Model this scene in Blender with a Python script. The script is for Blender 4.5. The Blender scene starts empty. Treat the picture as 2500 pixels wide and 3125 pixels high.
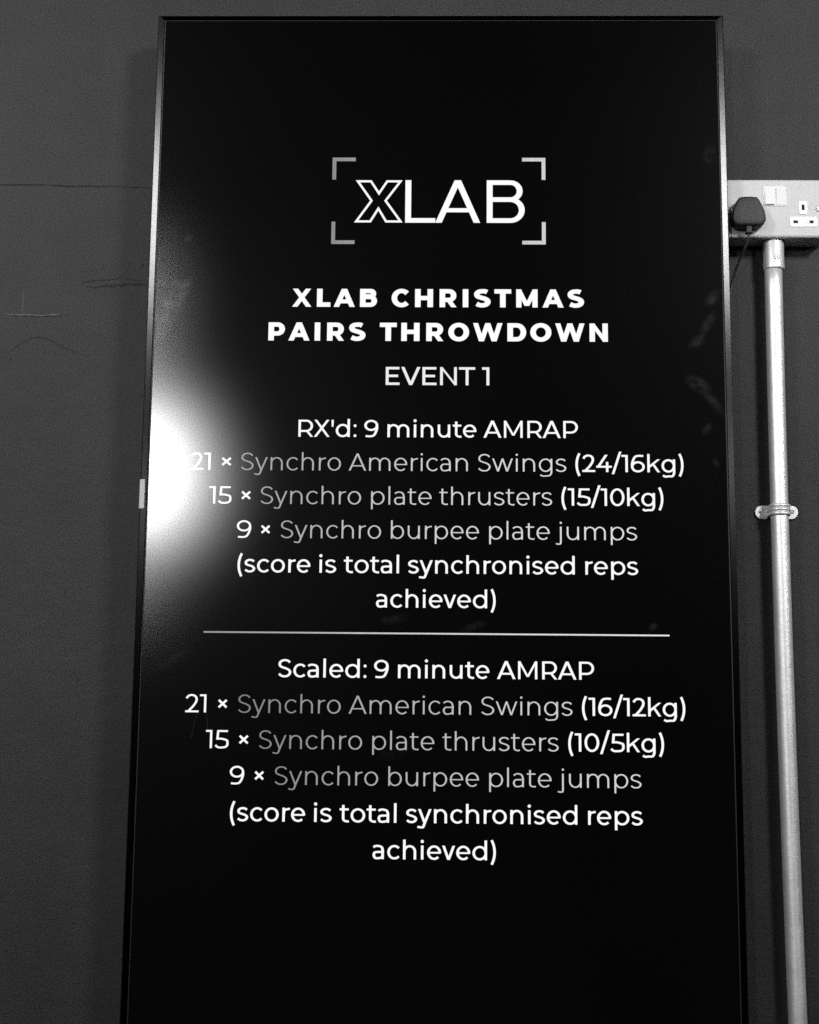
import bpy, bmesh, math, random
from mathutils import Vector, Matrix

random.seed(7)
sc = bpy.context.scene
COL = sc.collection

# ------------------------------------------------------------------ camera
CAM = dict(pos=(0.00436, -1.96992, 1.50423),
           right=(0.99977026, 0.01926596, 0.00939422),
           up=(-0.00622659, -0.1583304, 0.98736655),
           fwd=(-0.02050996, 0.98719821, 0.15817407))
cam_data = bpy.data.cameras.new('camera')
cam = bpy.data.objects.new('camera', cam_data)
COL.objects.link(cam)
r_, u_, f_ = (Vector(CAM[k]) for k in ('right', 'up', 'fwd'))
M = Matrix((r_, u_, -f_)).transposed().to_4x4()
M.translation = Vector(CAM['pos'])
cam.matrix_world = M
cam_data.sensor_fit = 'VERTICAL'
cam_data.sensor_height = 36.0
cam_data.lens = 36.0 * 4500.0 / 3125.0
cam_data.clip_start = 0.05
cam_data.clip_end = 100.0
sc.camera = cam

# ------------------------------------------------------------------ world, lamps, exposure
world = bpy.data.worlds.new('World')
sc.world = world
world.use_nodes = True
bg = world.node_tree.nodes['Background']
bg.inputs[0].default_value = (1, 1, 1, 1)
bg.inputs[1].default_value = 0.006

def lamp(name, pos, target, sx, sy, watts, spread=180, roll=0):
    d = bpy.data.lights.new(name, 'AREA')
    d.shape = 'RECTANGLE'
    d.size, d.size_y = sx, sy
    d.energy = watts
    d.color = (1, 1, 1)
    d.spread = math.radians(spread)
    o = bpy.data.objects.new(name, d)
    COL.objects.link(o)
    o.location = pos
    q = (Vector(target) - Vector(pos)).to_track_quat('-Z', 'Y')
    o.rotation_euler = (q.to_matrix() @ Matrix.Rotation(roll, 3, 'Z')).to_euler()
    return o

lamp('ceiling_lamp_right', (1.85, -2.75, 3.40), (0.3, 0, 2.50), 0.6, 0.5, 14.5, 80)
lamp('ceiling_lamp_left', (-1.90, -2.60, 3.33), (-0.7, 0, 2.30), 0.6, 0.5, 11.5, 80)
lamp('added_pipe_light', (3.3, -1.75, 2.9), (0.5, 0, 1.9), 0.5, 0.4, 2.6, 80)  # unseen light added to widen the highlight on the pipe
lamp('far_lamp_middle', (-1.66, -6.0, 3.00), (-0.4, 0, 1.9), 0.28, 0.42, 37)
lamp('glare_streak_light', (-1.76, -5.9, 3.22), (-0.4, 0, 1.9), 0.05, 1.9, 11)  # tall narrow light added for the vertical streak in the screen glare
lamp('far_lamp_right', (3.50, -6.0, 3.15), (0.4, 0, 1.9), 0.3, 0.4, 11)
lamp('far_lamp_left', (-3.65, -6.0, 2.95), (-0.4, 0, 1.9), 0.3, 0.4, 7)

sc.view_settings.view_transform = 'Standard'
sc.view_settings.look = 'None'
sc.view_settings.exposure = 0
sc.view_settings.gamma = 1
sc.view_settings.use_curve_mapping = False
sc.render.engine = 'CYCLES'
sc.cycles.use_denoising = False
sc.cycles.max_bounces = 5
sc.cycles.sample_clamp_indirect = 3
sc.render.film_transparent = False
sc.render.filter_size = 1.3

# ------------------------------------------------------------------ materials
def new_mat(name):
    m = bpy.data.materials.new(name)
    m.use_nodes = True
    nt = m.node_tree
    return m, nt, nt.nodes['Principled BSDF']

def node(nt, kind, **kw):
    n = nt.nodes.new(kind)
    for k, v in kw.items():
        setattr(n, k, v)
    return n

def math_n(nt, op, a, b=None, c=None):
    n = nt.nodes.new('ShaderNodeMath')
    n.operation = op
    for i, v in enumerate((a, b, c)):
        if v is None:
            continue
        if isinstance(v, (int, float)):
            n.inputs[i].default_value = v
        else:
            nt.links.new(v, n.inputs[i])
    return n.outputs[0]

def coords(nt):
    return nt.nodes.new('ShaderNodeTexCoord').outputs['Object']

def noise(nt, vec, scale, detail=2.0, rough=0.5, lo=0.0, hi=1.0, flo=0.3, fhi=0.7):
    n = nt.nodes.new('ShaderNodeTexNoise')
    n.inputs['Scale'].default_value = scale
    n.inputs['Detail'].default_value = detail
    n.inputs['Roughness'].default_value = rough
    nt.links.new(vec, n.inputs['Vector'])
    r = nt.nodes.new('ShaderNodeMapRange')
    r.inputs['From Min'].default_value = flo
    r.inputs['From Max'].default_value = fhi
    r.inputs['To Min'].default_value = lo
    r.inputs['To Max'].default_value = hi
    nt.links.new(n.outputs['Fac'], r.inputs['Value'])
    return r.outputs['Result']

def grey(nt, val, sock):
    c = nt.nodes.new('ShaderNodeCombineColor')
    for i in range(3):
        nt.links.new(val, c.inputs[i])
    nt.links.new(c.outputs[0], sock)

def bump(nt, height, dist, strength, bsdf):
    b = nt.nodes.new('ShaderNodeBump')
    b.inputs['Distance'].default_value = dist
    b.inputs['Strength'].default_value = strength
    nt.links.new(height, b.inputs['Height'])
    nt.links.new(b.outputs[0], bsdf.inputs['Normal'])

def speckled(name, base, rough, metal=0.0, amp=0.18, spec=0.5, bmp=0.0, scale=800, stain=0.0, coat=0.0):
    m, nt, b = new_mat(name)
    v = coords(nt)
    g = noise(nt, v, scale, 1.0, 0.6, 1 - amp, 1 + amp, 0.33, 0.67)
    val = math_n(nt, 'MULTIPLY', g, base)
    if stain:
        s = noise(nt, v, 28, 5, 0.6, 1 - stain, 1 + stain, 0.3, 0.7)
        val = math_n(nt, 'MULTIPLY', val, s)
    grey(nt, val, b.inputs['Base Color'])
    b.inputs['Roughness'].default_value = rough
    b.inputs['Metallic'].default_value = metal
    b.inputs['Specular IOR Level'].default_value = spec
    if bmp:
        bump(nt, noise(nt, v, scale * 0.6, 2, 0.6), 0.0006, bmp, b)
    return m

def wall_material():
    m, nt, b = new_mat('dark_wall_paint')
    v = coords(nt)
    fine = noise(nt, v, 640, 1.0, 0.8, 0.0, 2.1, 0.34, 0.66)
    big = noise(nt, v, 2.6, 4, 0.6, 0.84, 1.18)
    mid = noise(nt, v, 17, 4, 0.62, 0.93, 1.07)
    k = math_n(nt, 'MULTIPLY', math_n(nt, 'MULTIPLY', fine, big), mid)
    # faint chips in the paint: darker pin spots
    vor = nt.nodes.new('ShaderNodeTexVoronoi')
    vor.inputs['Scale'].default_value = 14
    nt.links.new(v, vor.inputs['Vector'])
    chip = math_n(nt, 'LESS_THAN', vor.outputs['Distance'], 0.035)
    k = math_n(nt, 'MULTIPLY', k, math_n(nt, 'SUBTRACT', 1.0, math_n(nt, 'MULTIPLY', chip, 0.35)))
    grey(nt, math_n(nt, 'MULTIPLY', k, WALL_ALBEDO), b.inputs['Base Color'])
    b.inputs['Roughness'].default_value = 0.62
    b.inputs['Specular IOR Level'].default_value = 0.28
    h = math_n(nt, 'ADD', noise(nt, v, 55, 5, 0.65), math_n(nt, 'MULTIPLY', noise(nt, v, 9, 3, 0.5), 2.0))
    bump(nt, h, 0.0012, 0.35, b)
    return m

WALL_ALBEDO = 0.028

# smudges wiped into the glass: centre x, z, half length, half width, angle, strength
SMUDGES = [
    (-0.370, 2.108, 0.040, 0.015, 62, 1.5), (-0.357, 2.128, 0.024, 0.008, 60, 1.5), (-0.372, 2.140, 0.024, 0.007, -10, 1.1), (-0.380, 2.080, 0.030, 0.012, 75, 1.2),
    (0.371, 2.085, 0.018, 0.007, 60, 0.55), (0.379, 2.122, 0.014, 0.008, 50, 0.55), (0.357, 2.060, 0.016, 0.008, 40, 0.5),
    (0.358, 1.998, 0.020, 0.010, -35, 0.65), (0.377, 1.975, 0.024, 0.007, -50, 0.45), (0.379, 2.330, 0.014, 0.009, 75, 0.35),
    (0.367, 1.936, 0.010, 0.006, 60, 0.45), (0.378, 1.890, 0.007, 0.004, -60, 0.4), (-0.350, 2.206, 0.008, 0.006, 40, 0.45),
    (0.05, 1.665, 0.02, 0.006, 20, 0.25), (-0.35, 1.62, 0.03, 0.008, 30, 0.2), (0.29, 1.667, 0.008, 0.005, 30, 0.35),
    (-0.055, 1.675, 0.02, 0.006, 10, 0.25), (-0.395, 1.70, 0.02, 0.008, 45, 0.2), (-0.05, 1.50, 0.03, 0.010, 20, 0.12),
]

def panel_nodes(nt, b):
    """Glass of the display: black, satin anti-glare finish with grain and wiped smudges."""
    v = coords(nt)
    fine = noise(nt, v, 640, 1.5, 0.75, 0.72, 1.28, 0.32, 0.68)
    b.inputs['Base Color'].default_value = (0.0006, 0.0006, 0.0006, 1)
    b.inputs['Roughness'].default_value = PANEL_ROUGH
    b.inputs['Specular IOR Level'].default_value = 0.0
    out = nt.nodes['Material Output']
    add = nt.nodes.new('ShaderNodeAddShader')
    nt.links.new(b.outputs[0], add.inputs[0])
    add2 = nt.nodes.new('ShaderNodeAddShader')
    for k, (r, dist, f) in enumerate(((PANEL_ROUGH, 'BECKMANN', 0.060), (0.30, 'GGX', 0.0032))):
        gl = nt.nodes.new('ShaderNodeBsdfAnisotropic')
        gl.distribution = dist
        gl.inputs['Roughness'].default_value = r
        grey(nt, math_n(nt, 'MULTIPLY', fine, f), gl.inputs['Color'])
        nt.links.new(gl.outputs[0], add2.inputs[k])
    nt.links.new(add2.outputs[0], add.inputs[1])
    nt.links.new(add.outputs[0], out.inputs['Surface'])
    return v, fine

PANEL_ROUGH = 0.154

def panel_material():
    m, nt, b = new_mat('display_glass')
    v, fine = panel_nodes(nt, b)
    sep = nt.nodes.new('ShaderNodeSeparateXYZ')
    nt.links.new(v, sep.inputs[0])
    X, Z = sep.outputs['X'], sep.outputs['Z']
    wisp = noise(nt, v, 75, 5, 0.7, 0.0, 1.0, 0.36, 0.70)
    total = None
    for cx, cz, hl, hw, ang, s in SMUDGES:
        c, q = math.cos(math.radians(ang)), math.sin(math.radians(ang))
        dx = math_n(nt, 'SUBTRACT', X, cx)
        dz = math_n(nt, 'SUBTRACT', Z, cz)
        a = math_n(nt, 'MULTIPLY', math_n(nt, 'ADD', math_n(nt, 'MULTIPLY', dx, c), math_n(nt, 'MULTIPLY', dz, q)), 1 / hl)
        p = math_n(nt, 'MULTIPLY', math_n(nt, 'SUBTRACT', math_n(nt, 'MULTIPLY', dz, c), math_n(nt, 'MULTIPLY', dx, q)), 1 / hw)
        r2 = math_n(nt, 'ADD', math_n(nt, 'MULTIPLY', a, a), math_n(nt, 'MULTIPLY', p, p))
        g = math_n(nt, 'MULTIPLY', math_n(nt, 'POWER', math_n(nt, 'MAXIMUM', math_n(nt, 'SUBTRACT', 1.0, math_n(nt, 'MULTIPLY', r2, 0.6)), 0.0), 2.0), s)
        total = g if total is None else math_n(nt, 'MAXIMUM', total, g)
    sm = math_n(nt, 'MULTIPLY', math_n(nt, 'MULTIPLY', total, wisp), math_n(nt, 'MULTIPLY', fine, 0.062))
    grey(nt, math_n(nt, 'ADD', sm, 0.0004), b.inputs['Base Color'])
    # the backlight bleeding through the black picture
    glow = noise(nt, v, 640, 1.0, 0.8, 0.0, 0.0026, 0.45, 0.75)
    glow2 = math_n(nt, 'ADD', glow, noise(nt, v, 3, 2, 0.5, 0.0, 0.0006))
    b.inputs['Emission Color'].default_value = (1, 1, 1, 1)
    nt.links.new(glow2, b.inputs['Emission Strength'])
    return m

def text_material(name, stops):
    """Emissive lettering and lines; stops = (x, strength) along the screen."""
    m, nt, b = new_mat(name)
    v, fine = panel_nodes(nt, b)
    b.inputs['Emission Color'].default_value = (1, 1, 1, 1)
    if len(stops) == 1:
        val = stops[0][1]
        nt.links.new(math_n(nt, 'MULTIPLY', fine, val) if val < 0.8 else math_n(nt, 'ADD', val, 0.0), b.inputs['Emission Strength'])
        return m
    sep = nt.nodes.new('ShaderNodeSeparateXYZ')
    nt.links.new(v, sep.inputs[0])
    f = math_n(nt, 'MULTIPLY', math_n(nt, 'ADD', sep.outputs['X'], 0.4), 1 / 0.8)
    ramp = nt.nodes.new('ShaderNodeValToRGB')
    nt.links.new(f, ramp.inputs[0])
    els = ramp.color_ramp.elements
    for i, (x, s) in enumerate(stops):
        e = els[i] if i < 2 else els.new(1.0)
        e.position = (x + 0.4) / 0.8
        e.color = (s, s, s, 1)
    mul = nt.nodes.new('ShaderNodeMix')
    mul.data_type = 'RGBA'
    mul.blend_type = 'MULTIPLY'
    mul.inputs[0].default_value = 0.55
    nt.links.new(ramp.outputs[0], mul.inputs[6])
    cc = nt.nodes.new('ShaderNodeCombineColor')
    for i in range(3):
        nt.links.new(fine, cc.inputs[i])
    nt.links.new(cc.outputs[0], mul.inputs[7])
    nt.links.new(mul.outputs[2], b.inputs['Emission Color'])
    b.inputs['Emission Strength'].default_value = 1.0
    return m

M_WALL = wall_material()
M_SEAM = speckled('filled_joint', 0.013, 0.9, amp=0.4, scale=300)
M_GOUGE = speckled('scraped_paint_dark', 0.010, 0.8, amp=0.4, scale=300)
M_GOUGE_MID = speckled('scuffed_paint', 0.024, 0.7, amp=0.4, scale=300)
M_CHIP = speckled('scraped_paint_light', 0.19, 0.7, amp=0.4, scale=300)
M_PANEL = panel_material()
M_WHITE = text_material('picture_white', [(0, 1.0)])
M_OFFWHITE = text_material('picture_off_white', [(0, 0.86)])
M_GREY_UP = text_material('picture_grey_upper', [(-0.33, 0.30), (-0.20, 0.40), (-0.10, 0.55), (0.05, 0.68), (0.38, 0.80)])  # grey texts and divider: emission rises from left to right
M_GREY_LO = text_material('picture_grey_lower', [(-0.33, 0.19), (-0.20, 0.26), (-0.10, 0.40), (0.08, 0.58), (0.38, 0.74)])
M_CORNER = text_material('picture_corner_grey', [(-0.16, 0.25), (-0.10, 0.34), (0.10, 0.55), (0.16, 0.66)])  # same left-to-right rise across the logo corners
M_BEZEL = speckled('satin_dark_metal', 0.018, 0.18, metal=1.0, amp=0.25, spec=0.5, scale=700)
M_BEZEL_LIP = speckled('black_plastic_lip', 0.006, 0.5, amp=0.3)
M_HOUSING = speckled('black_plastic_housing', 0.012, 0.6, amp=0.3)
M_TAB = speckled('pale_plastic_tab', 0.48, 0.4, amp=0.1)
M_PLATE = speckled('grey_powder_coated_metal', 0.62, 0.48, metal=0.0, amp=0.14, bmp=0.05, spec=0.5, scale=900, stain=0.02)
M_BOX = speckled('grey_powder_coated_box', 0.50, 0.5, amp=0.2, bmp=0.2, scale=900)
M_WHITE_PLASTIC = speckled('white_plastic', 0.86, 0.35, amp=0.05)
M_SLOT = speckled('pin_slot_black', 0.004, 0.8, amp=0.3)
M_PLUG = speckled('black_rubbery_plastic', 0.022, 0.55, amp=0.6, bmp=0.4, scale=700, stain=0.2)
M_CABLE = speckled('black_cable_sheath', 0.034, 0.5, amp=0.35)
M_STEEL = speckled('bright_zinc_steel', 0.85, 0.38, metal=0.45, amp=0.15)
M_GALV = None
def galvanised():
    m, nt, b = new_mat('galvanised_conduit')
    v = coords(nt)
    mp = nt.nodes.new('ShaderNodeMapping')
    mp.inputs['Scale'].default_value = (1, 1, 0.02)
    nt.links.new(v, mp.inputs['Vector'])
    streak = noise(nt, mp.outputs[0], 420, 3, 0.7, 0.80, 1.08)
    blotch = noise(nt, v, 35, 5, 0.65, 0.9, 1.05)
    fine = noise(nt, v, 800, 1, 0.6, 0.96, 1.04)
    val = math_n(nt, 'MULTIPLY', math_n(nt, 'MULTIPLY', streak, blotch), math_n(nt, 'MULTIPLY', fine, 1.0))
    grey(nt, val, b.inputs['Base Color'])
    b.inputs['Metallic'].default_value = 0.66
    nt.links.new(noise(nt, v, 30, 4, 0.6, 0.40, 0.50), b.inputs['Roughness'])
    bump(nt, noise(nt, v, 140, 4, 0.6), 0.0004, 0.25, b)
    return m
M_GALV = galvanised()
M_SCREW_DARK = speckled('dark_screw_recess', 0.02, 0.5, amp=0.2)

# ------------------------------------------------------------------ object helpers
def link(name, bm, mat, parent=None, smooth=False, bevel=0.0, segs=3, label=None, loc=None):
    me = bpy.data.meshes.new(name)
    bmesh.ops.recalc_face_normals(bm, faces=bm.faces)
    bm.to_mesh(me)
    bm.free()
    me.materials.append(mat)
    if smooth:
        for p in me.polygons:
            p.use_smooth = True
    o = bpy.data.objects.new(name, me)
    COL.objects.link(o)
    if parent is not None:
        o.parent = parent
    if bevel:
        md = o.modifiers.new('soft_edges', 'BEVEL')
        md.width = bevel
        md.segments = segs
        md.limit_method = 'ANGLE'
        md.angle_limit = math.radians(35)
        md.harden_normals = True
        for p in me.polygons:
            p.use_smooth = True
    if label:
        o['label'] = label
    return o

def thing(name, label, cat, loc=(0, 0, 0), group=None):
    o = bpy.data.objects.new(name, None)
    o.empty_display_size = 0.05
    COL.objects.link(o)
    o['label'] = label
    o['category'] = cat
    if group:
        o['group'] = group
    return o

def box(bm, x0, x1, y0, y1, z0, z1):
    vs = [bm.verts.new((x, y, z)) for x in (x0, x1) for y in (y0, y1) for z in (z0, z1)]
    for f in ((0, 1, 3, 2), (4, 6, 7, 5), (0, 4, 5, 1), (2, 3, 7, 6), (0, 2, 6, 4), (1, 5, 7, 3)):
        bm.faces.new([vs[i] for i in f])

def prism_xz(bm, pts, y0, y1):
    """Outline in x,z extruded from y0 (front) to y1."""
    a = [bm.verts.new((x, y0, z)) for x, z in pts]
    b = [bm.verts.new((x, y1, z)) for x, z in pts]
    n = len(pts)
    bm.faces.new(a)
    bm.faces.new(b[::-1])
    for i in range(n):
        bm.faces.new((a[i], b[i], b[(i + 1) % n], a[(i + 1) % n]))

def rounded(x0, x1, z0, z1, r, n=6):
    pts = []
    for cx, cz, a0 in ((x1 - r, z1 - r, 0), (x0 + r, z1 - r, 90), (x0 + r, z0 + r, 180), (x1 - r, z0 + r, 270)):
        for i in range(n + 1):
            a = math.radians(a0 + 90 * i / n)
            pts.append((cx + r * math.cos(a), cz + r * math.sin(a)))
    return pts

def tube(bm, path, radii, seg=24, cap=True):
    rings = []
    path = [Vector(p) for p in path]
    if not hasattr(radii, '__len__'):
        radii = [radii] * len(path)
    for i, p in enumerate(path):
        t = (path[min(i + 1, len(path) - 1)] - path[max(i - 1, 0)]).normalized()
        ref = Vector((0, 1, 0)) if abs(t.y) < 0.9 else Vector((0, 0, 1))
        u = t.cross(ref).normalized()
        w = u.cross(t).normalized()
        rings.append([bm.verts.new(p + radii[i] * (math.cos(2 * math.pi * k / seg) * u + math.sin(2 * math.pi * k / seg) * w)) for k in range(seg)])
    for a, b in zip(rings, rings[1:]):
        for k in range(seg):
            bm.faces.new((a[k], a[(k + 1) % seg], b[(k + 1) % seg], b[k]))
    if cap:
        bm.faces.new(rings[0][::-1])
        bm.faces.new(rings[-1])

def disc_y(bm, cx, cz, y_back, prof, seg=24):
    """Lathe about the y axis; prof = [(radius, y)] front last."""
    rings = []
    for r, y in prof:
        rings.append([bm.verts.new((cx + r * math.cos(2 * math.pi * k / seg), y, cz + r * math.sin(2 * math.pi * k / seg))) for k in range(seg)])
    for a, b in zip(rings, rings[1:]):
        for k in range(seg):
            bm.faces.new((a[k], a[(k + 1) % seg], b[(k + 1) % seg], b[k]))
    bm.faces.new(rings[0][::-1])
    bm.faces.new(rings[-1])

# ------------------------------------------------------------------ wall
WY = 0.075

def seam_z(x):
    return 2.3140 - 0.0202 * (x + 0.643) + 0.0005 * math.sin(x * 61) + 0.0004 * math.sin(x * 143 + 1)

bm = bmesh.new()
xs = [-2.4 + 0.02 * i for i in range(241)]
levels = []
rows = {}
for x in xs:
    z = seam_z(x)
    w = 0.0007 + 0.00045 * random.random()
    rows[x] = [(WY, 0.0), (WY, z - 0.004), (WY, z - w), (WY + 0.0004, z - w * 0.4), (WY + 0.0004, z + w * 0.4), (WY, z + w), (WY, z + 0.004), (WY, 3.4)]
cols = [[bm.verts.new((x, y, z)) for y, z in rows[x]] for x in xs]
for a, b in zip(cols, cols[1:]):
    for i in range(len(a) - 1):
        bm.faces.new((a[i], b[i], b[i + 1], a[i + 1]))
back = [bm.verts.new(p) for p in ((-2.4, WY + 0.15, 0), (2.4, WY + 0.15, 0), (2.4, WY + 0.15, 3.4), (-2.4, WY + 0.15, 3.4))]
bm.faces.new(back)
wall = link('wall', bm, M_WALL)
wall['kind'] = 'structure'

def ribbon(name, pts, w, mat, proud=0.0005, jag=0.3, label=None, step=0.004):
    """A scratch in the paint: an uneven ridge or scrape following pts (x, z)."""
    dense = []
    for (x0, z0), (x1, z1) in zip(pts, pts[1:]):
        n = max(1, int(math.hypot(x1 - x0, z1 - z0) / step))
        for i in range(n):
            dense.append((x0 + (x1 - x0) * i / n, z0 + (z1 - z0) * i / n))
    dense.append(pts[-1])
    bm = bmesh.new()
    prev = None
    N = len(dense)
    for i, (x, z) in enumerate(dense):
        a = dense[max(0, i - 1)]
        b = dense[min(N - 1, i + 1)]
        t = Vector((b[0] - a[0], b[1] - a[1])).normalized()
        n = Vector((-t.y, t.x))
        taper = min(1.0, 4.0 * min(i, N - 1 - i) / N + 0.15)
        hw = w * 0.5 * taper * (1 + random.uniform(-jag, jag))
        x += random.uniform(-1, 1) * w * jag * 0.6
        z += random.uniform(-1, 1) * w * jag * 0.6
        ring = [bm.verts.new((x + n.x * hw, WY - 0.00005, z + n.y * hw)), bm.verts.new((x + n.x * hw * .3, WY - proud, z + n.y * hw * .3)),
                bm.verts.new((x - n.x * hw * .3, WY - proud, z - n.y * hw * .3)), bm.verts.new((x - n.x * hw, WY - 0.00005, z - n.y * hw))]
        if prev:
            for k in range(3):
                bm.faces.new((prev[k], ring[k], ring[k + 1], prev[k + 1]))
        prev = ring
    return link(name, bm, mat, wall, label=label)

# joint shading, drawn-on dark line along the upper board edge
for xa, n, wd in ((-0.70, 13, 0.0020), (-0.566, 11, 0.0018), (-0.448, 2, 0.0010)):
    ribbon('joint_line', [(x, seam_z(x)) for x in [xa + 0.01 * i for i in range(n)]], wd, M_SEAM, 0.0002, 0.6)
ribbon('scratch', [(-0.632, 2.1190), (-0.618, 2.1168), (-0.604, 2.1160), (-0.590, 2.1163), (-0.578, 2.1155), (-0.563, 2.1160), (-0.545, 2.1166), (-0.531, 2.1172)], 0.0017, M_CHIP, 0.0009, 0.35, label='pale ragged scratch')
ribbon('scratch', [(-0.615, 2.1150), (-0.590, 2.1143), (-0.565, 2.1145), (-0.540, 2.1155)], 0.0014, M_GOUGE, 0.0002, 0.4)
ribbon('scratch', [(-0.6265, 2.050), (-0.6100, 2.066), (-0.5950, 2.077), (-0.5840, 2.0818), (-0.5735, 2.0833), (-0.560, 2.0800), (-0.540, 2.0690), (-0.520, 2.0610), (-0.4985, 2.0535)], 0.0015, M_GOUGE, 0.0002, 0.3, label='thin dark arched scratch')
ribbon('scratch', [(-0.5130, 2.1600), (-0.5160, 2.1635), (-0.5080, 2.1668), (-0.4850, 2.1688), (-0.4680, 2.1700), (-0.4580, 2.1722)], 0.0022, M_GOUGE, 0.0003, 0.5, label='dark gouge')
ribbon('scratch', [(-0.5120, 2.1592), (-0.4980, 2.1580), (-0.4820, 2.1595), (-0.4650, 2.1612), (-0.4450, 2.1622), (-0.4180, 2.1622)], 0.0034, M_GOUGE, 0.0003, 0.6)
ribbon('scratch', [(-0.5020, 2.1640), (-0.4800, 2.1644), (-0.4600, 2.1655), (-0.4300, 2.1650)], 0.0040, M_GOUGE_MID, 0.0003, 0.5)
ribbon('scratch', [(-0.5500, 2.1750), (-0.5200, 2.1800), (-0.4900, 2.1850), (-0.4450, 2.1950)], 0.0009, M_GOUGE_MID, 0.0002, 0.5)
ribbon('scratch', [(-0.4570, 2.1722), (-0.4400, 2.1690), (-0.4200, 2.1675)], 0.0008, M_GOUGE, 0.0002, 0.5)
ribbon('scratch', [(-0.5530, 2.0560), (-0.5490, 2.0610), (-0.5440, 2.0640)], 0.0008, M_GOUGE_MID, 0.0002, 0.4)
ribbon('scuff', [(-0.6005, 2.154), (-0.5998, 2.136), (-0.6000, 2.112)], 0.0022, speckled('scuff_paint', 0.056, 0.7, amp=0.4, scale=400), 0.0002, 0.2)
for x, z in ((-0.4165, 2.2030), (-0.4290, 2.1890), (-0.440, 2.181), (-0.615, 2.047), (-0.520, 1.71), (-0.497, 1.59)):
    ribbon('chip', [(x, z), (x + 0.0015, z + 0.0030), (x + 0.001, z + 0.006)], 0.0022, M_GOUGE, 0.0002, 0.4, step=0.001)

# ------------------------------------------------------------------ television
tv = thing('television', 'tall black portrait screen showing white workout text, fixed on the dark wall', 'television')
HW, TOP, BOT = 0.3925, 2.5300, 1.1340
bm = bmesh.new()
box(bm, -HW, HW, 0.0, 0.012, BOT, TOP)
panel = link('screen_panel', bm, M_PANEL, tv)

# frame: a thin black lip next to the glass and a satin metal band sloping back
def ring_band(bm, loops):
    vs = []
    for ex, y in loops:
        vs.append([bm.verts.new((sx * (HW + ex), y, z)) for sx, z in ((-1, BOT - ex * 0.82), (1, BOT - ex * 0.82), (1, TOP + ex * 0.82), (-1, TOP + ex * 0.82))])
    for a, b in zip(vs, vs[1:]):
        for k in range(4):
            bm.faces.new((a[k], a[(k + 1) % 4], b[(k + 1) % 4], b[k]))
bm = bmesh.new()
ring_band(bm, [(0.0000, 0.0110), (0.0000, -0.0012), (0.0012, -0.0016), (0.0013, 0.0110)])
link('frame_lip', bm, M_BEZEL_LIP, tv)
bm = bmesh.new()
ring_band(bm, [(0.0015, 0.0110), (0.0015, -0.0010), (0.0022, -0.0020), (0.0098, -0.0008), (0.0114, 0.0020), (0.0116, 0.0300), (0.0060, 0.0310)])
fr = link('frame', bm, M_BEZEL, tv)
bm = bmesh.new()
box(bm, -HW - 0.004, HW + 0.004, 0.0125, 0.0300, BOT - 0.003, TOP + 0.003)
link('back_cover', bm, M_HOUSING, tv)
bm = bmesh.new()
box(bm, -HW + 0.07, HW - 0.07, 0.0302, 0.0560, BOT + 0.08, TOP - 0.08)
link('back_housing', bm, M_HOUSING, tv, bevel=0.006)
bm = bmesh.new()
box(bm, -0.2, 0.2, 0.0562, WY, 1.60, 2.0)
link('wall_bracket', bm, M_HOUSING, tv)
bm = bmesh.new()
box(bm, -0.4040, -0.3966, -0.0036, 0.0160, 1.8215, 1.8625)
link('sensor_tab', bm, M_TAB, tv, bevel=0.0012, label='small pale plastic tab on the left edge')

# ------------------------------------------------------------------ lettering on the screen
class Pen:
    def __init__(self):
        self.polys = []

    def quad(self, *p):
        self.polys.append(list(p))

    def rect(self, x0, y0, x1, y1):
        self.quad((x0, y0), (x1, y0), (x1, y1), (x0, y1))

    def diag(self, x0, y0, x1, y1, w):
        """slanted stem with flat ends: lower end [x0, x0+w], upper end [x1, x1+w]"""
        self.quad((x0, y0), (x0 + w, y0), (x1 + w, y1), (x1, y1))

    def path(self, pts, a, b, closed=False):
        """stroke with an elliptical pen a wide, b high"""
        n = len(pts)
        L, R = [], []
        def sup(nx, ny):
            return math.sqrt((a * nx / 2) ** 2 + (b * ny / 2) ** 2)
        def nrm(p, q):
            dx, dy = q[0] - p[0], q[1] - p[1]
            l = math.hypot(dx, dy) or 1.0
            return (-dy / l, dx / l)
        for i in range(n):
            if closed:
                n1, n2 = nrm(pts[i - 1], pts[i]), nrm(pts[i], pts[(i + 1) % n])
            else:
                n1 = nrm(pts[max(i - 1, 0)], pts[max(i, 1)])
                n2 = nrm(pts[min(i, n - 2)], pts[min(i + 1, n - 1)])
            mx, my = n1[0] + n2[0], n1[1] + n2[1]
            l = math.hypot(mx, my) or 1.0
            mx, my = mx / l, my / l
            c = max(0.35, mx * n1[0] + my * n1[1])
            s = (sup(*n1) + sup(*n2)) / 2 / c
            L.append((pts[i][0] + mx * s, pts[i][1] + my * s))
            R.append((pts[i][0] - mx * s, pts[i][1] - my * s))
        m = n if closed else n - 1
        for i in range(m):
            j = (i + 1) % n
            self.quad(L[i], L[j], R[j], R[i])

    def dot(self, cx, cy, rx, ry=None, n=18):
        ry = ry or rx
        self.polys.append([(cx + rx * math.cos(2 * math.pi * i / n), cy + ry * math.sin(2 * math.pi * i / n)) for i in range(n)])

def arc(cx, cy, rx, ry, a0, a1, n=18):
    return [(cx + rx * math.cos(math.radians(a0 + (a1 - a0) * i / n)), cy + ry * math.sin(math.radians(a0 + (a1 - a0) * i / n))) for i in range(n + 1)]

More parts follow.
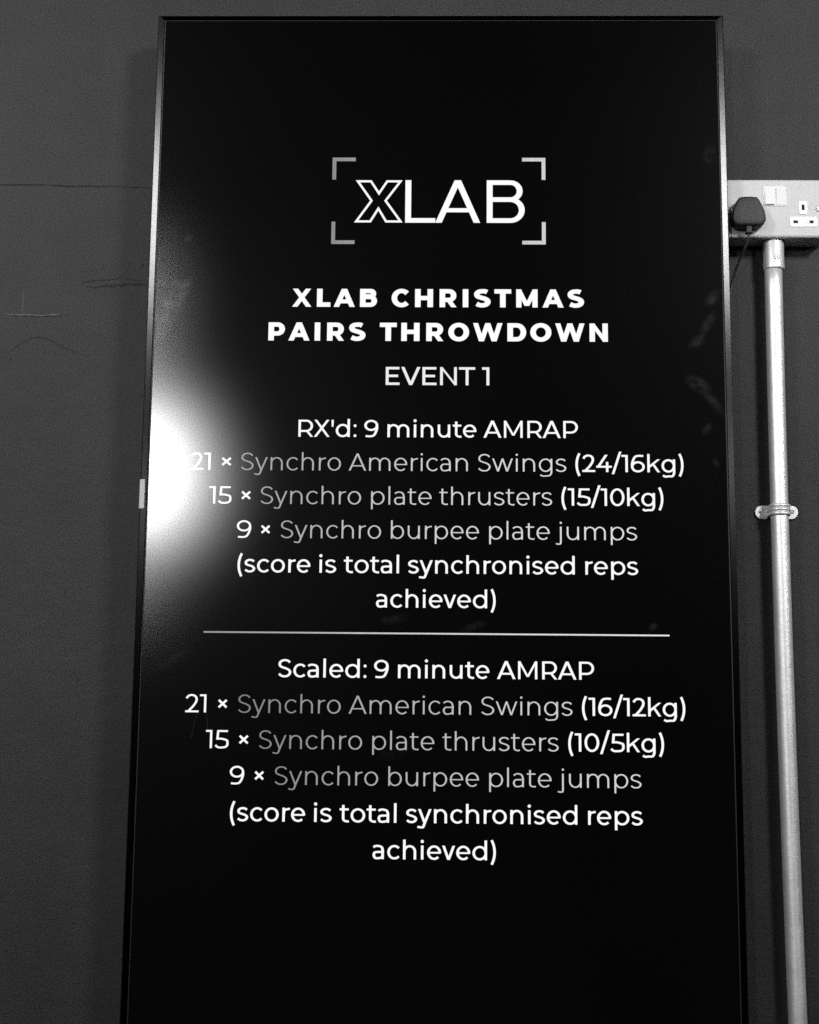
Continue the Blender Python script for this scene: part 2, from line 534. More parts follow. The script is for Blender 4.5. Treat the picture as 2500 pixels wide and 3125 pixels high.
def spline(pts, n=6):
    out = []
    P = [pts[0]] + list(pts) + [pts[-1]]
    for i in range(1, len(P) - 2):
        p0, p1, p2, p3 = P[i - 1:i + 3]
        for k in range(n):
            t = k / n
            out.append(tuple(0.5 * (2 * p1[j] + (p2[j] - p0[j]) * t + (2 * p0[j] - 5 * p1[j] + 4 * p2[j] - p3[j]) * t * t
                                    + (3 * p1[j] - p0[j] - 3 * p2[j] + p3[j]) * t ** 3) for j in (0, 1)))
    out.append(pts[-1])
    return out

CAP, XH, ASC, DESC = 700.0, 528.0, 742.0, -196.0

def draw(ch, w, a, b):
    p = Pen()
    R, D = p.rect, p.diag
    heavy = a > 150
    ad = a * (0.96 if heavy else 1.10)          # horizontal width of a slanted stem
    def inset(pts, h, y0=0.0):
        return [(a / 2 + u * (w - a), y0 + b / 2 + v * (h - b)) for u, v in pts]
    def bowl(y0, y1, xr, x0=a / 2):             # P, R, B, D bowls
        ro = min((y1 - y0) / 2 * (1.08 if y1 - y0 < 600 else 1.0), xr - a * 0.7)
        rx, ry = ro - a / 2, (y1 - y0 - b) / 2
        cx, cy = xr - ro, (y0 + y1) / 2
        R(x0, y1 - b, cx + 1, y1)
        R(x0, y0, cx + 1, y0 + b)
        p.path(arc(cx, cy, rx, ry, 90, -90), a, b)
    if ch == 'I':
        R(0, 0, a, CAP)
    elif ch == 'L':
        R(0, 0, a, CAP); R(a * .5, 0, w, b * (1.05 if heavy else 1))
    elif ch == 'E':
        R(0, 0, a, CAP); R(a * .5, 0, w, b); R(a * .5, CAP - b, w * .98, CAP); R(a * .5, 354 - b / 2, w * .89, 354 + b / 2)
    elif ch == 'T':
        R(0, CAP - b, w, CAP); R(w / 2 - a / 2, 0, w / 2 + a / 2, CAP - b * .5)
    elif ch == 'H':
        R(0, 0, a, CAP); R(w - a, 0, w, CAP); R(a * .5, 352 - b * .5, w - a * .5, 352 + b * .5)
    elif ch == 'N':
        R(0, 0, a * .96, CAP); R(w - a * .96, 0, w, CAP)
        k = a * (.85 if heavy else .82)
        p.quad((0, CAP), (k, CAP), (w, 0), (w - k, 0))
    elif ch == 'M':
        R(0, 0, a * .94, CAP); R(w - a * .94, 0, w, CAP)
        q = a * (.86 if heavy else .92)
        yv = 62 if heavy else 92
        D(w / 2 - q / 2, yv, 0, CAP, q); D(w / 2 - q / 2, yv, w - q, CAP, q)
    elif ch == 'A':
        D(0, 0, w / 2 - ad / 2, CAP, ad); D(w - ad, 0, w / 2 - ad / 2, CAP, ad)
        y0 = 138 if heavy else 172
        R(w * .5 * (y0 + b / 2) / CAP + ad * .35, y0, w - (w * .5 * (y0 + b / 2) / CAP + ad * .35), y0 + b * (.92 if heavy else .9))
    elif ch == 'V':
        D(w / 2 - ad / 2, 0, 0, CAP, ad); D(w / 2 - ad / 2, 0, w - ad, CAP, ad)
    elif ch == 'W':
        ad *= .93
        for i, (bx, tx) in enumerate(((.285, 0), (.285, .5), (.715, .5), (.715, 1))):
            D(bx * w - ad / 2, 0, {0: 0, .5: w / 2 - ad / 2, 1: w - ad}[tx], CAP, ad)
    elif ch == 'X':
        e = w * .025
        D(0, 0, w - e - ad, CAP, ad); D(w - ad, 0, e, CAP, ad)
    elif ch == 'P':
        R(0, 0, a, CAP); bowl(188, CAP, w)
    elif ch == 'R':
        R(0, 0, a, CAP); bowl(200, CAP, w * .985)
        D(w - ad, 0, w * .60 - ad * .58, 240, ad)
    elif ch == 'B':
        R(0, 0, a, CAP); bowl(330 if heavy else 345 - b * .0, CAP, w * .945)
        bowl(0, 330 + b * .85 if heavy else 345 + b, w)
    elif ch == 'D':
        R(0, 0, a, CAP); bowl(0, CAP, w)
    elif ch in 'O0':
        p.path(arc(w / 2, 350, (w - a) / 2, (CAP + 16 - b) / 2, 0, 360, 48)[:-1], a, b, True)
    elif ch == 'C':
        rx = (w * 1.10 - a) / 2
        p.path(arc(rx + a / 2, 350, rx, (CAP + 16 - b) / 2, 41, 319, 36), a, b)
    elif ch in 'Ss':
        h = (CAP if ch == 'S' else XH) + 14
        pts = [(.97, .865), (.78, .965), (.52, 1.0), (.25, .965), (.07, .86), (.03, .745), (.10, .63), (.29, .56), (.50, .515),
               (.74, .455), (.93, .365), (1.0, .25), (.92, .12), (.74, .03), (.47, 0.0), (.21, .04), (-.02, .15)]
        if heavy:
            pts = [(.93, .93), (.78, .985), (.55, 1.0), (.25, .97), (.06, .87), (.02, .75), (.12, .625), (.32, .56), (.52, .515),
                   (.76, .455), (.95, .36), (1.0, .24), (.92, .11), (.74, .03), (.46, 0.0), (.20, .035), (.0, .11)]
        p.path(spline(inset(pts, h, -7)), a, b)
    elif ch == '1':
        R(0, CAP - b, w, CAP); R(w - a, 0, w, CAP)
    elif ch == '2':
        pts = [(.01, .80), (.12, .91), (.29, .985), (.48, 1.0), (.70, .965), (.86, .86), (.90, .73), (.86, .60), (.76, .47), (.56, .28), (.14, -.02)]
        q = [(a / 2 + u * (w - a), b / 2 + v * (CAP + 7 - b)) for u, v in pts]
        p.path(spline(q), a, b); R(w * .015, 0, w, b)
    elif ch == '4':
        R(0, 176, w, 176 + b); R(w * .625, 0, w * .625 + a, 410)
        p.quad((0, 176), (a * 1.25, 176 + b * .2), (w * .74, CAP), (w * .74 - a * 1.18, CAP), )
    elif ch == '5':
        R(w * .15, CAP - b, w * .93, CAP)
        p.diag(w * .095, 330, w * .15, CAP, a)
        p.path(spline([(w * .10 + a * .3, 330 + b * .5), (w * .45, 330 + b * .55), (w * .72, 330 + b * .1), (w * .88, 300), (w - a / 2, 215), (w - a * .62, 120), (w * .76, 50), (w * .48, b / 2 - 7), (w * .22, 42), (w * .03 + a * .1, 118)]), a, b)
    elif ch in '69':
        q = Pen()
        rx, ry = (w - a) / 2, (452 - b) / 2
        yc = 226 - 7
        q.path(arc(w / 2, yc, rx, ry, 0, 360, 40)[:-1], a, b, True)
        q.path(spline([(w * .90, CAP - 40), (w * .74, CAP + 4 - b / 2), (w * .58, CAP + 7 - b / 2), (w * .34, CAP - 22 - b / 2), (w * .12 + a * .42, CAP - 170), (a / 2, 350), (a / 2, yc)]), a, b)
        if ch == '9':
            q.polys = [[(w - x, CAP - y) for x, y in g] for g in q.polys]
        p.polys += q.polys
    elif ch == '/':
        D(0, -85, w - a * 1.02, 830, a * 1.02)
    elif ch in '()':
        pts = [(a / 2 + (w - a) * (((t - .5) / .5) ** 2) ** 1.05, -163 + (754 + 163) * t) for t in [i / 16 for i in range(17)]]
        if ch == ')':
            pts = [(w - x, y) for x, y in pts]
        p.path(pts, a, b)
    elif ch == ':':
        r = a * .60
        p.dot(w / 2, r - 4, r); p.dot(w / 2, XH - r - 8, r)
    elif ch == "'":
        p.quad((w * .12, 418), (w * .88, 418), (w, CAP), (0, CAP))
    elif ch == '×':
        t = a * .50
        for s in (1, -1):
            pts = [(t * .7, 345 - 173 * s + t * .7 * s), (w - t * .7, 345 + 173 * s - t * .7 * s)]
            p.path(pts, a * .98, a * .98)
    elif ch == 'a':
        p.path(spline([(w * .08, XH - 85), (w * .22, XH - 42), (w * .46, XH + 7 - b / 2), (w * .72, XH - 20 - b / 2), (w * .9 - a * .28, XH - 105), (w - a / 2, XH - 205), (w - a / 2, XH - 260)]), a, b)
        R(w - a, 0, w, XH - 240)
        ym = 307
        p.path(spline([(w - a / 2, ym - b / 2), (w * .55, ym - b / 2), (w * .28, ym - b * .62), (w * .08 + a * .42, 235), (a / 2, 153), (w * .10 + a * .42, 62), (w * .27, b * .5), (w * .47, b / 2 - 7), (w * .70, b / 2 + 12), (w - a * .75, 78), (w - a / 2, 160)]), a, b)
    elif ch in 'bdpqg':
        cy = XH / 2
        p.path(arc(w / 2, cy, (w - a) / 2, (XH + 14 - b) / 2, 0, 360, 44)[:-1], a, b, True)
        if ch == 'b':
            R(0, 0, a, ASC)
        elif ch == 'd':
            R(w - a, 0, w, ASC)
        elif ch == 'p':
            R(0, DESC, a, XH)
        else:
            R(w - a, 20, w, XH)
            p.path(spline([(w - a / 2, 60), (w - a / 2, 0), (w * .98 - a * .62, -85), (w * .80 - a * .2, -158), (w * .50, DESC - 4 + b / 2), (w * .27, -175), (w * .10, -128)]), a, b)
    elif ch == 'c':
        rx = (w * 1.12 - a) / 2
        p.path(arc(rx + a / 2, XH / 2, rx, (XH + 14 - b) / 2, 42, 318, 32), a, b)
    elif ch == 'e':
        rx = (w - a) / 2
        p.path(arc(w / 2, XH / 2, rx, (XH + 14 - b) / 2, -6, 315, 36), a, b)
        R(a * .5, XH / 2 - 4 - b * .42, w - a * .35, XH / 2 - 4 + b * .42)
    elif ch in 'hn':
        R(0, 0, a, ASC if ch == 'h' else XH)
        ry = 245 - b / 2
        p.path([(w - a / 2, 0)] + arc(w / 2, XH + 7 - b / 2 - ry, (w - a) / 2, ry, 0, 180, 22), a, b)
    elif ch == 'u':
        R(w - a, 0, w, XH)
        ry = 245 - b / 2
        p.path([(a / 2, XH)] + arc(w / 2, ry + b / 2 - 7, (w - a) / 2, ry, 180, 360, 22), a, b)
    elif ch == 'm':
        R(0, 0, a, XH)
        ww = (w + a) / 2
        ry = 232 - b / 2
        for x0 in (0, w - ww):
            p.path([(x0 + ww - a / 2, 0)] + arc(x0 + ww / 2, XH + 7 - b / 2 - ry, (ww - a) / 2, ry, 0, 180, 20), a, b)
    elif ch == 'r':
        R(0, 0, a, XH)
        p.path(spline([(a / 2, XH - 290), (a * .6, XH - 190), (w * .22 + a * .3, XH - 85), (w * .64, XH - 20 - b / 2), (w, XH + 3 - b / 2)]), a, b)
    elif ch == 'i':
        R(0, 0, a, XH); p.dot(a / 2, 682, a * .60 + 4)
    elif ch == 'j':
        R(w - a, -60, w, XH); p.dot(w - a / 2, 682, a * .60 + 4)
        p.path(spline([(w - a / 2, -40), (w - a * .52, -85), (w - a * .85, -160), (w * .42, DESC - 2 + b / 2), (w * .06, -155)]), a, b)
    elif ch == 'k':
        R(0, 0, a, ASC)
        p.quad((a * .6, 150), (a * .6, 150 + b * 1.45), (w * .97 - a * 1.0, XH), (w * .97 + a * .12, XH))
        D(w - a * 1.15, 0, w * .38 - a * .1, 318, a * 1.08)
    elif ch == 'l':
        R(0, 0, a, ASC)
    elif ch == 't':
        x = w * .255
        R(0, XH - b, w * .96, XH); R(x, 150, x + a, 655)
        p.path(spline([(x + a / 2, 160), (x + a * .55, 120), (x + a * .95, 35 + b * .4), (w * .80, b / 2 - 8), (w * .985, 42)]), a, b)
    elif ch == 'v':
        q = ad * .95
        D(w / 2 - q / 2, 0, 0, XH, q); D(w / 2 - q / 2, 0, w - q, XH, q)
    elif ch == 'w':
        q = ad * .88
        for bx, tx in ((.28, 0), (.28, w / 2 - q / 2), (.72, w / 2 - q / 2), (.72, w - q)):
            D(bx * w - q / 2, 0, tx, XH, q)
    elif ch == 'y':
        x0 = w * .05
        q = ad * .95
        c = (x0 + w) / 2
        D(c - q / 2, 0, x0, XH, q)
        s = (w - q - (c - q / 2)) / XH
        yb = -70
        D(c - q / 2 + s * yb, yb, w - q, XH, q)
        cx = c + s * yb
        p.path(spline([(cx + s * 20, yb + 20), (cx - s * 40, yb - 45), (cx - w * .10, -165), (w * .22, DESC + b / 2), (w * .01, -148)]), a, b)
    return p.polys

METRICS = {'a': (40, 414, 82), 'b': (91, 520, 42), 'c': (42, 460, 22), 'd': (42, 530, 88), 'e': (42, 510, 36), 'g': (42, 522, 84),
           'h': (91, 478, 84), 'j': (-95, 240, 90), 'k': (62, 489, 10), 'm': (91, 840, 84), 'n': (91, 478, 84),
           'o': (42, 520, 42), 'p': (91, 522, 42), 'r': (91, 270, 8), 's': (25, 412, 28), 't': (8, 338, 16), 'u': (86, 478, 91),
           'v': (2, 470, 2), 'w': (8, 805, 8), 'y': (-22, 520, 2), 'A': (4, 690, 4), 'M': (92, 712, 88), 'R': (95, 556, 20),
           'X': (10, 594, 10), 'P': (95, 557, 30), 'S': (36, 490, 32), '0': (42, 545, 42), '1': (12, 240, 80), '2': (20, 500, 26),
           '4': (16, 592, 8), '5': (26, 522, 24), '6': (42, 524, 36), '9': (32, 530, 45), '/': (-14, 380, -14), '(': (85, 198, 34),
           ')': (34, 198, 85), "'": (58, 84, 40), '×': (60, 342, 60)}
STYLE = {'med': (96, 77, 0), 'reg': (86, 71, 0), 'lit': (67, 49, 24)}

TEXT_Y = -0.0002
_layer = [0]

def place(bm, polys, x, z, u):
    for g in polys:
        # each stroke lies a hair in front of the one before it
        _layer[0] = (_layer[0] + 1) % 60
        y = TEXT_Y - _layer[0] * 2.0e-6
        f = bm.faces.new([bm.verts.new((x + px * u, y, z + pz * u)) for px, pz in g])
        if f.calc_area() < 1e-12:
            bm.faces.remove(f)

def word(bm, style, text, x0, x1, z, u):
    a, b, track = STYLE[style]
    gl = []
    x = 0
    for ch in text:
        if ch in 'il':
            l, w, r = 90, a / 1.06, 90
        elif ch == ':':
            l, w, r = 55, a * 1.2 / 1.06, 50
        else:
            l, w, r = METRICS[ch.replace('o', 'o')]
        gl.append((ch, x + l, w))
        x += l + w + r + track
    left = gl[0][1]
    right = gl[-1][1] + gl[-1][2]
    s = (x1 - x0) / u / (right - left)
    for ch, gx, w in gl:
        if ch == 'o':
            p = Pen()
            ww = w * s
            p.path(arc(ww / 2, XH / 2, (ww - a) / 2, (XH + 14 - b) / 2, 0, 360, 44)[:-1], a, b, True)
            polys = p.polys
        else:
            ww = a if ch in 'il' else (a * 1.2 if ch == ':' else w * s)
            polys = draw(ch, ww, a, b)
        place(bm, polys, x0 + (gx - left) * s * u, z, u)
    return s

def flat(name, bm, mat, label=None):
    me = bpy.data.meshes.new(name)
    for f in bm.faces:
        if f.normal.y > 0:
            f.normal_flip()
    bm.normal_update()
    for f in bm.faces:
        if f.normal.y > 0:
            f.normal_flip()
    bm.to_mesh(me); bm.free()
    me.materials.append(mat)
    o = bpy.data.objects.new(name, me)
    COL.objects.link(o)
    o.parent = panel
    if label:
        o['label'] = label
    return o

TEXT_LINES = [
    (1.9231, [('med', "RX'd:", -0.1895, -0.1101), ('med', '9', -0.0994, -0.0805), ('med', 'minute', -0.0677, 0.0536), ('med', 'AMRAP', 0.0632, 0.1918)]),
    (1.8764, [('reg', '21', -0.3368, -0.3087), ('reg', '×', -0.2936, -0.2802), ('lit', 'Synchro', -0.2668, -0.1306), ('lit', 'American', -0.1199, 0.0421), ('lit', 'Swings', 0.056, 0.1756), ('med', '(24/16kg)', 0.1881, 0.3342)]),
    (1.8299, [('reg', '15', -0.309, -0.2787), ('reg', '×', -0.2653, -0.2524), ('lit', 'Synchro', -0.239, -0.1025), ('lit', 'plate', -0.0888, -0.0069), ('lit', 'thrusters', 0.0036, 0.1562), ('med', '(15/10kg)', 0.1688, 0.3061)]),
    (1.7832, [('reg', '9', -0.2702, -0.2508), ('reg', '×', -0.2374, -0.2249), ('lit', 'Synchro', -0.2106, -0.0748), ('lit', 'burpee', -0.0614, 0.0573), ('lit', 'plate', 0.0712, 0.1527), ('lit', 'jumps', 0.1605, 0.27)]),
    (1.7363, [('med', '(score', -0.2678, -0.1694), ('med', 'is', -0.1571, -0.1346), ('med', 'total', -0.1243, -0.0499), ('med', 'synchronised', -0.038, 0.1859), ('med', 'reps', 0.2002, 0.2708)]),
    (1.6901, [('med', 'achieved)', -0.0803, 0.0799)]),
    (1.5961, [('med', 'Scaled:', -0.2097, -0.0918), ('med', '9', -0.0817, -0.0625), ('med', 'minute', -0.0498, 0.0716), ('med', 'AMRAP', 0.0817, 0.2104)]),
    (1.5487, [('reg', '21', -0.3323, -0.3043), ('reg', '×', -0.2887, -0.2762), ('lit', 'Synchro', -0.2619, -0.1254), ('lit', 'American', -0.1148, 0.0476), ('lit', 'Swings', 0.0609, 0.1814), ('med', '(16/12kg)', 0.194, 0.33)]),
    (1.5019, [('reg', '15', -0.3034, -0.2731), ('reg', '×', -0.2595, -0.2468), ('lit', 'Synchro', -0.2329, -0.0964), ('lit', 'plate', -0.0828, -0.001), ('lit', 'thrusters', 0.01, 0.1628), ('med', '(10/5kg)', 0.1755, 0.3012)]),
    (1.4552, [('reg', '9', -0.2703, -0.2514), ('reg', '×', -0.2376, -0.2252), ('lit', 'Synchro', -0.211, -0.0746), ('lit', 'burpee', -0.0611, 0.058), ('lit', 'plate', 0.0715, 0.1532), ('lit', 'jumps', 0.161, 0.2708)]),
    (1.4077, [('med', '(score', -0.2686, -0.1698), ('med', 'is', -0.1578, -0.1348), ('med', 'total', -0.1245, -0.0498), ('med', 'synchronised', -0.0374, 0.1866), ('med', 'reps', 0.2007, 0.2718)]),
    (1.3611, [('med', 'achieved)', -0.0806, 0.0802)]),
]

U = 0.0237 / 700
for z, words in TEXT_LINES:
    for styles, suffix in ((('med',), 'white'), (('reg',), 'white'), (('lit',), 'grey')):
        sel = [w for w in words if w[0] in styles]
        if not sel:
            continue
        bm = bmesh.new()
        for st, tx, x0, x1 in sel:
            s = word(bm, st, tx, x0, x1, z, U)
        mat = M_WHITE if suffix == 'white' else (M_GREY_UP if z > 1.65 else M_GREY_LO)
        txt = ' '.join(w[1] for w in sel)
        flat('lettering', bm, mat, '%s lettering reading %s' % (suffix, txt))

TITLE = [
    (2.10705, 0.0259, [('X', -0.20213, -0.1754), ('L', -0.16772, -0.14898), ('A', -0.1444, -0.11504), ('B', -0.10796, -0.08438), ('C', -0.06419, -0.039), ('H', -0.03164, -0.00676), ('R', 0.00228, 0.02582), ('I', 0.03435, 0.04214), ('S', 0.04978, 0.07286), ('T', 0.07815, 0.10136), ('M', 0.10826, 0.13777), ('A', 0.14452, 0.17371), ('S', 0.17899, 0.20186)], 208, 165, 'XLAB CHRISTMAS'),
    (2.05860, 0.0259, [('P', -0.23404, -0.21122), ('A', -0.20621, -0.17693), ('I', -0.17002, -0.16193), ('R', -0.15281, -0.12929), ('S', -0.12268, -0.09961), ('T', -0.07993, -0.05659), ('H', -0.05028, -0.02505), ('R', -0.01581, 0.00779), ('O', 0.0146, 0.04331), ('W', 0.04873, 0.08929), ('D', 0.09602, 0.12191), ('O', 0.12747, 0.15656), ('W', 0.16197, 0.20214), ('N', 0.209, 0.2341)], 208, 165, 'PAIRS THROWDOWN'),
    (1.99630, 0.0254, [('E', -0.07096, -0.05198), ('V', -0.04979, -0.02351), ('E', -0.02059, -0.00118), ('N', 0.00369, 0.02659), ('T', 0.02965, 0.05181), ('1', 0.06128, 0.07119)], 108, 94, 'EVENT 1'),
]
for z, cap, gl, a, b, txt in TITLE:
    bm = bmesh.new()
    u = cap / 700
    for ch, x0, x1 in gl:
        place(bm, draw(ch, (x1 - x0) / u, a, b), x0, z, u)
    flat('lettering', bm, M_OFFWHITE if 'EVENT' in txt else M_WHITE, 'white lettering reading %s' % txt)

# logo
bm = bmesh.new()
u = 0.0623 / 700
for ch, x0, x1 in (('L', -0.04657, -0.00447), ('A', -0.00447, 0.0582), ('B', 0.06738, 0.12039)):
    place(bm, draw(ch, (x1 - x0) / u, 92, 75), x0, 2.2292, u)
k = 0.0684 / 337.0
xo = [(314, 255), (405, 255), (461, 338), (517, 255), (609, 255), (507, 388), (612, 530), (512, 530), (458, 442), (403, 530), (306, 530), (410, 388)]
p = Pen()
cz = 2.2292 + 0.0623 / 2
pts = [((x - 458.5), -(y - 392.5) * (0.0623 / 291) / k) for x, y in xo]
p.path(pts, 15, 15, True)
place(bm, p.polys, -0.0841, cz, k)
flat('logo_lettering', bm, M_WHITE, 'white logo lettering reading XLAB with an outlined X')
for sx in (-1, 1):
    for z0, sz in ((2.3248, -1), (2.1979, 1)):
        bm = bmesh.new()
        p = Pen()
        x = sx * 0.1495
        t = 0.0053
        p.polys.append([(x, z0), (x - sx * 0.0326, z0), (x - sx * 0.0326, z0 + sz * t), (x - sx * t, z0 + sz * t)])
        p.polys.append([(x, z0), (x - sx * t, z0 + sz * t), (x - sx * t, z0 + sz * 0.0325), (x, z0 + sz * 0.0325)])
        place(bm, p.polys, 0, 0, 1)
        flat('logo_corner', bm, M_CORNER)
bm = bmesh.new()
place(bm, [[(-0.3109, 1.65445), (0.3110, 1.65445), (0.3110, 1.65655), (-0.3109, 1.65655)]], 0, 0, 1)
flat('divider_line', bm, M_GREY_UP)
# two hair scratches in the glass
def hair(pts):
    bm = bmesh.new()
    p = Pen()
    p.path(pts, 0.00026, 0.00026)
    place(bm, p.polys, 0, 0, 1)
    return flat('glass_scratch', bm, speckled('scratched_glass', 0.022, 0.5))
hair(spline([(-0.3160, 1.5480), (-0.3190, 1.5360), (-0.3215, 1.5230), (-0.3225, 1.5150)]))
hair(spline([(-0.3060, 1.5540), (-0.3040, 1.5470), (-0.3020, 1.5360), (-0.3015, 1.5270)]))

# ------------------------------------------------------------------ double socket
sock = thing('power_socket', 'double wall socket with pale metal plate, right of the screen above the pipe', 'socket')
PX, PZ, PF = 0.4768, 2.2640, 0.0330
X0, X1, Z0, Z1 = PX - 0.073, PX + 0.073, PZ - 0.043, PZ + 0.043
bm = bmesh.new()
prism_xz(bm, rounded(X0, X1, Z0, Z1, 0.004), PF, PF + 0.009)
link('faceplate', bm, M_PLATE, sock, bevel=0.0042, segs=5)
bm = bmesh.new()
prism_xz(bm, rounded(X0 + 0.0008, X1 - 0.0008, Z0 + 0.0008, Z1 - 0.0008, 0.003), PF + 0.0093, WY)
link('back_box', bm, M_BOX, sock, bevel=0.001)
bm = bmesh.new()
prism_xz(bm, rounded(0.4600, 0.4930, 2.2672, 2.2958, 0.0030), PF - 0.0012, PF + 0.002)
sw = link('switch_surround', bm, M_WHITE_PLASTIC, sock, bevel=0.0004)
for x0 in (0.4622, 0.4780):
    bm = bmesh.new()
    vs = []
    prism_xz(bm, rounded(x0, x0 + 0.0132, 2.2688, 2.2940, 0.0008, 2), PF - 0.0040, PF - 0.001)
    for v in bm.verts:                       # rocker tilts: the lower end is pressed in
        if v.co.y < PF - 0.003:
            v.co.y += 0.0022 * (2.2940 - v.co.z) / 0.0252 if x0 > 0.47 else 0.0022 * (v.co.z - 2.2688) / 0.0252
    link('rocker_switch', bm, M_WHITE_PLASTIC, sw, bevel=0.0005)
def insert(x0, x1, z0, z1):
    bm = bmesh.new()
    prism_xz(bm, rounded(x0, x1, z0, z1, 0.0026), PF - 0.0008, PF + 0.002)
    return link('socket_insert', bm, M_WHITE_PLASTIC, sock, bevel=0.0003)
def slot(x, z, w, h, par):
    bm = bmesh.new()
    box(bm, x - w / 2, x + w / 2, PF - 0.00095, PF + 0.001, z - h / 2, z + h / 2)
    link('pin_slot', bm, M_SLOT, par)
GX = 0.5157
e = insert(GX - 0.0063, GX + 0.0063, 2.2550, 2.2748)
slot(GX, 2.2652, 0.0040, 0.0080, e)
ln = insert(GX - 0.0197, GX + 0.0197, 2.2363, 2.2512)
slot(GX - 0.0111, 2.2437, 0.0063, 0.0040, ln)
slot(GX + 0.0111, 2.2437, 0.0063, 0.0040, ln)
for sx in (PX - 0.0603, PX + 0.0603):
    bm = bmesh.new()
    disc_y(bm, sx, 2.2630, 0, [(0.0040, PF + 0.001), (0.0040, PF - 0.0004), (0.0034, PF - 0.0012), (0.0018, PF - 0.0017)])
    s = link('plate_screw', bm, M_STEEL, sock, smooth=False)
    bm = bmesh.new()
    box(bm, sx - 0.0034, sx + 0.0034, PF - 0.0019, PF - 0.0009, 2.2626, 2.2634)
    link('screw_slot', bm, M_SCREW_DARK, s)

# ------------------------------------------------------------------ plug and its lead
plug = thing('plug', 'black three pin plug with a thin lead, pushed into the left outlet of the socket', 'plug')
def plug_outline(cx, cz, k):
    base = [(-0.0075, 0.0205), (0.0080, 0.0205), (0.0135, 0.0180), (0.0205, 0.0030), (0.0226, -0.0070), (0.0222, -0.0125), (0.0190, -0.0175),
            (0.0130, -0.0200), (-0.0130, -0.0200), (-0.0190, -0.0175), (-0.0222, -0.0125), (-0.0226, -0.0070), (-0.0205, 0.0030), (-0.0135, 0.0180)]
    P = base[1:] + base[:1]
    out = []
    n = len(P)
    for i in range(n):
        p0, p1, p2, p3 = P[i - 1], P[i], P[(i + 1) % n], P[(i + 2) % n]
        for q in range(4):
            t = q / 4
            out.append(tuple(0.5 * (2 * p1[j] + (p2[j] - p0[j]) * t + (2 * p0[j] - 5 * p1[j] + 4 * p2[j] - p3[j]) * t * t
                                    + (3 * p1[j] - p0[j] - 3 * p2[j] + p3[j]) * t ** 3) for j in (0, 1)))
    return [(cx + x * k, cz + y * k) for x, y in out]
bm = bmesh.new()
loops = []
for y, k, dz in ((PF - 0.0004, 1.00, 0), (PF - 0.004, 1.05, 0), (PF - 0.010, 1.06, 0), (0.0165, 1.05, 0), (0.0140, 1.02, 0), (0.0125, 0.965, 0), (0.0118, 0.88, 0), (0.0116, 0.5, 0)):
    loops.append([bm.verts.new((x, y, z)) for x, z in plug_outline(0.4352, 2.2525, k)])
n = len(loops[0])
for A, B in zip(loops, loops[1:]):
    for i in range(n):
        bm.faces.new((A[i], A[(i + 1) % n], B[(i + 1) % n], B[i]))
bm.faces.new(loops[0]); bm.faces.new(loops[-1])
link('plug_body', bm, M_PLUG, plug, smooth=True)
bm = bmesh.new()
prism_xz(bm, [(0.4318, 2.2345), (0.4392, 2.2345), (0.4395, 2.2215), (0.4312, 2.2215)], 0.0155, 0.0250)
link('cable_grip', bm, M_PLUG, plug, bevel=0.0010)
bm = bmesh.new()
tube(bm, spline([(0.4358, 0.0200), (0.4358, 0.0200)], 1) and [Vector(v) for v in [
    (0.4356, 0.0200, 2.2240), (0.4352, 0.0205, 2.2190), (0.4340, 0.0225, 2.2120), (0.4318, 0.0290, 2.2055), (0.4285, 0.0390, 2.1960), (0.4255, 0.0480, 2.1870),
    (0.4225, 0.0540, 2.1780), (0.4198, 0.0580, 2.1680), (0.4172, 0.0605, 2.1570), (0.4150, 0.0610, 2.1460), (0.4131, 0.0600, 2.1350), (0.4100, 0.0590, 2.1240), (0.398, 0.0560, 2.108)]], 0.0019, 14)
link('power_lead', bm, M_CABLE, plug, smooth=True)

# ------------------------------------------------------------------ conduit
pipe = thing('conduit_pipe', 'straight galvanised metal pipe running down the wall under the socket', 'pipe')
PY = WY - 0.0215
def pipe_x(z):
    t = (2.2 - z) / 1.05
    return 0.4762 - 0.0090 * t * (1 - t) * 1.0 + 0.0016 * t * t
bm = bmesh.new()
tube(bm, [(pipe_x(z), PY, z) for z in [0.25 + 0.05 * i for i in range(39)] + [2.2]], 0.0122, 40)
link('pipe', bm, M_GALV, pipe, smooth=True)
bm = bmesh.new()
cx = 0.4770
tube(bm, [(cx, PY, z) for z in (2.1800, 2.1801, 2.1815, 2.1830, 2.2190, 2.2212, 2.2213)], [0.0124, 0.0144, 0.0149, 0.0146, 0.0146, 0.0138, 0.010], 40)
cp = link('coupler', bm, M_GALV, pipe, smooth=True)
md = cp.modifiers.new('edge', 'EDGE_SPLIT'); md.split_angle = math.radians(40)
bm = bmesh.new()
disc_y(bm, 0.4785, 2.1945, 0, [(0.0034, PY - 0.0135), (0.0034, PY - 0.0150), (0.0029, PY - 0.0154)])
s1 = link('grub_screw', bm, M_STEEL, cp)
bm = bmesh.new()
tor = []
disc_y(bm, 0.4785, 2.1945, 0, [(0.0040, PY - 0.0136), (0.0040, PY - 0.0148), (0.0035, PY - 0.0149)])
link('screw_ring', bm, M_SCREW_DARK, cp)
bm = bmesh.new()
disc_y(bm, 0.4785, 2.1945, 0, [(0.0012, PY - 0.0150), (0.0012, PY - 0.0156), (0.0009, PY - 0.0157)], 6)
link('screw_socket', bm, M_SCREW_DARK, s1)

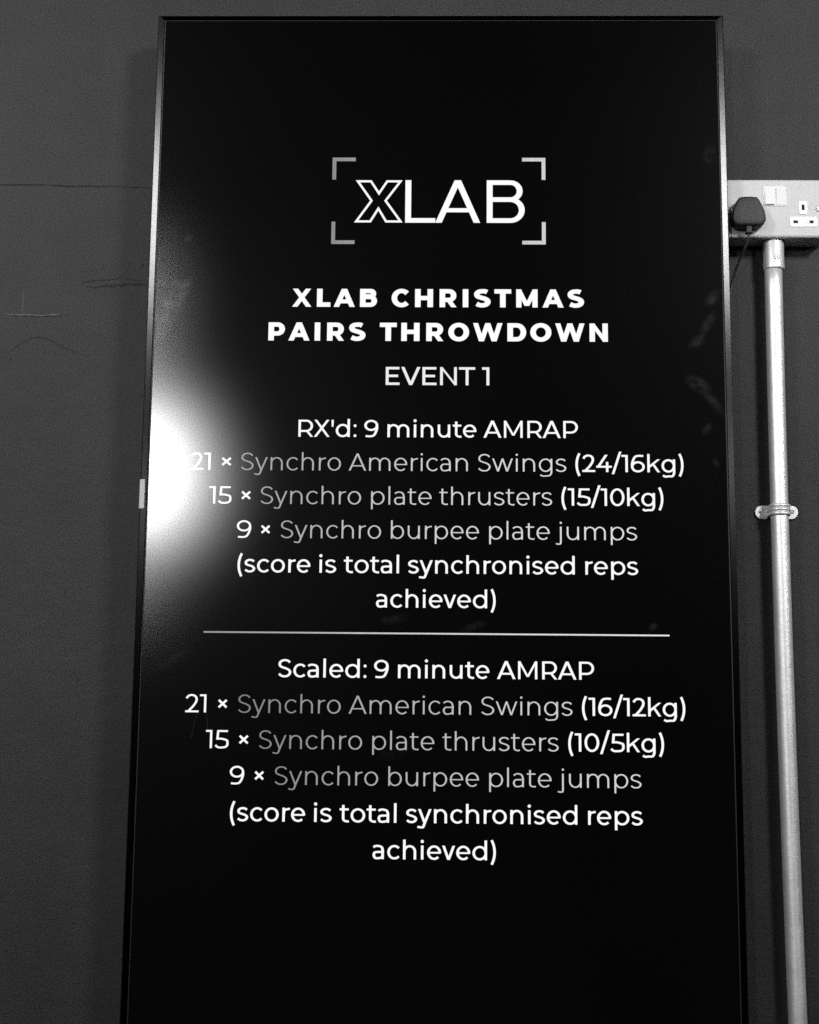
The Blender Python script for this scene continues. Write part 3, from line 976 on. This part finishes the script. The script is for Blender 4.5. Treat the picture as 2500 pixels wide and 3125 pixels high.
# ------------------------------------------------------------------ saddle clip
sad = thing('pipe_saddle', 'bright metal saddle clip with two screwed ears holding the pipe to the wall', 'pipe clip')
SX, SZ = pipe_x(1.834), 1.8340
bm = bmesh.new()
prof = []                                   # band cross-section along x,y going over the pipe
for i in range(25):
    a = math.radians(180 + 180 * i / 24)
    prof.append((SX + 0.0138 * math.cos(a), PY + 0.0138 * math.sin(a)))
band = [(SX - 0.0140, WY - 0.0030)] + prof + [(SX + 0.0140, WY - 0.0030)]
zs = [(-0.0078, 0.0000), (-0.0070, 0.0010), (-0.0036, 0.0010), (-0.0030, -0.0002), (-0.0022, -0.0002), (-0.0014, 0.0014), (0.0014, 0.0014), (0.0022, -0.0002), (0.0030, -0.0002), (0.0036, 0.0010), (0.0070, 0.0010), (0.0078, 0.0000)]
grid = []
for dz, off in zs:
    row = []
    for x, y in band:
        v = Vector((x - SX, y - PY))
        k = (v.length + off) / v.length
        row.append(bm.verts.new((SX + v.x * k, PY + v.y * k if y < WY - 0.0031 else y, SZ + dz)))
    grid.append(row)
for A, B in zip(grid, grid[1:]):
    for i in range(len(A) - 1):
        bm.faces.new((A[i], A[i + 1], B[i + 1], B[i]))
ob = link('band', bm, M_STEEL, sad, smooth=True)
md = ob.modifiers.new('thick', 'SOLIDIFY'); md.thickness = 0.0012; md.offset = -1
for s in (-1, 1):
    pts = []
    xi, xo_ = SX + s * 0.0135, SX + s * 0.0300
    rr = 0.0097
    pts = [(xi, SZ + rr)] + [(xo_ - s * rr + s * rr * math.cos(math.radians(t)), SZ + rr * math.sin(math.radians(t))) for t in range(90, -91, -12)] + [(xi, SZ - rr)]
    bm = bmesh.new()
    prism_xz(bm, pts, WY - 0.0040, WY - 0.0016)
    ear = link('ear', bm, M_STEEL, sad, bevel=0.0006)
    bm = bmesh.new()
    disc_y(bm, SX + s * 0.0222, SZ + 0.0010, 0, [(0.0030, WY - 0.0039), (0.0030, WY - 0.0046), (0.0020, WY - 0.0058)])
    sc_ = link('ear_screw', bm, M_STEEL, ear)
    bm = bmesh.new()
    box(bm, SX + s * 0.0222 - 0.0017, SX + s * 0.0222 + 0.0017, WY - 0.0060, WY - 0.0050, SZ + 0.0007, SZ + 0.0013)
    box(bm, SX + s * 0.0222 - 0.0003, SX + s * 0.0222 + 0.0003, WY - 0.0061, WY - 0.0050, SZ - 0.0007, SZ + 0.0027)
    link('screw_slot', bm, M_SCREW_DARK, sc_)
bm = bmesh.new()
prism_xz(bm, rounded(SX - 0.0145, SX + 0.0145, SZ - 0.0085, SZ + 0.0085, 0.002), WY - 0.0090, WY - 0.0001)
link('spacer_base', bm, M_STEEL, sad)
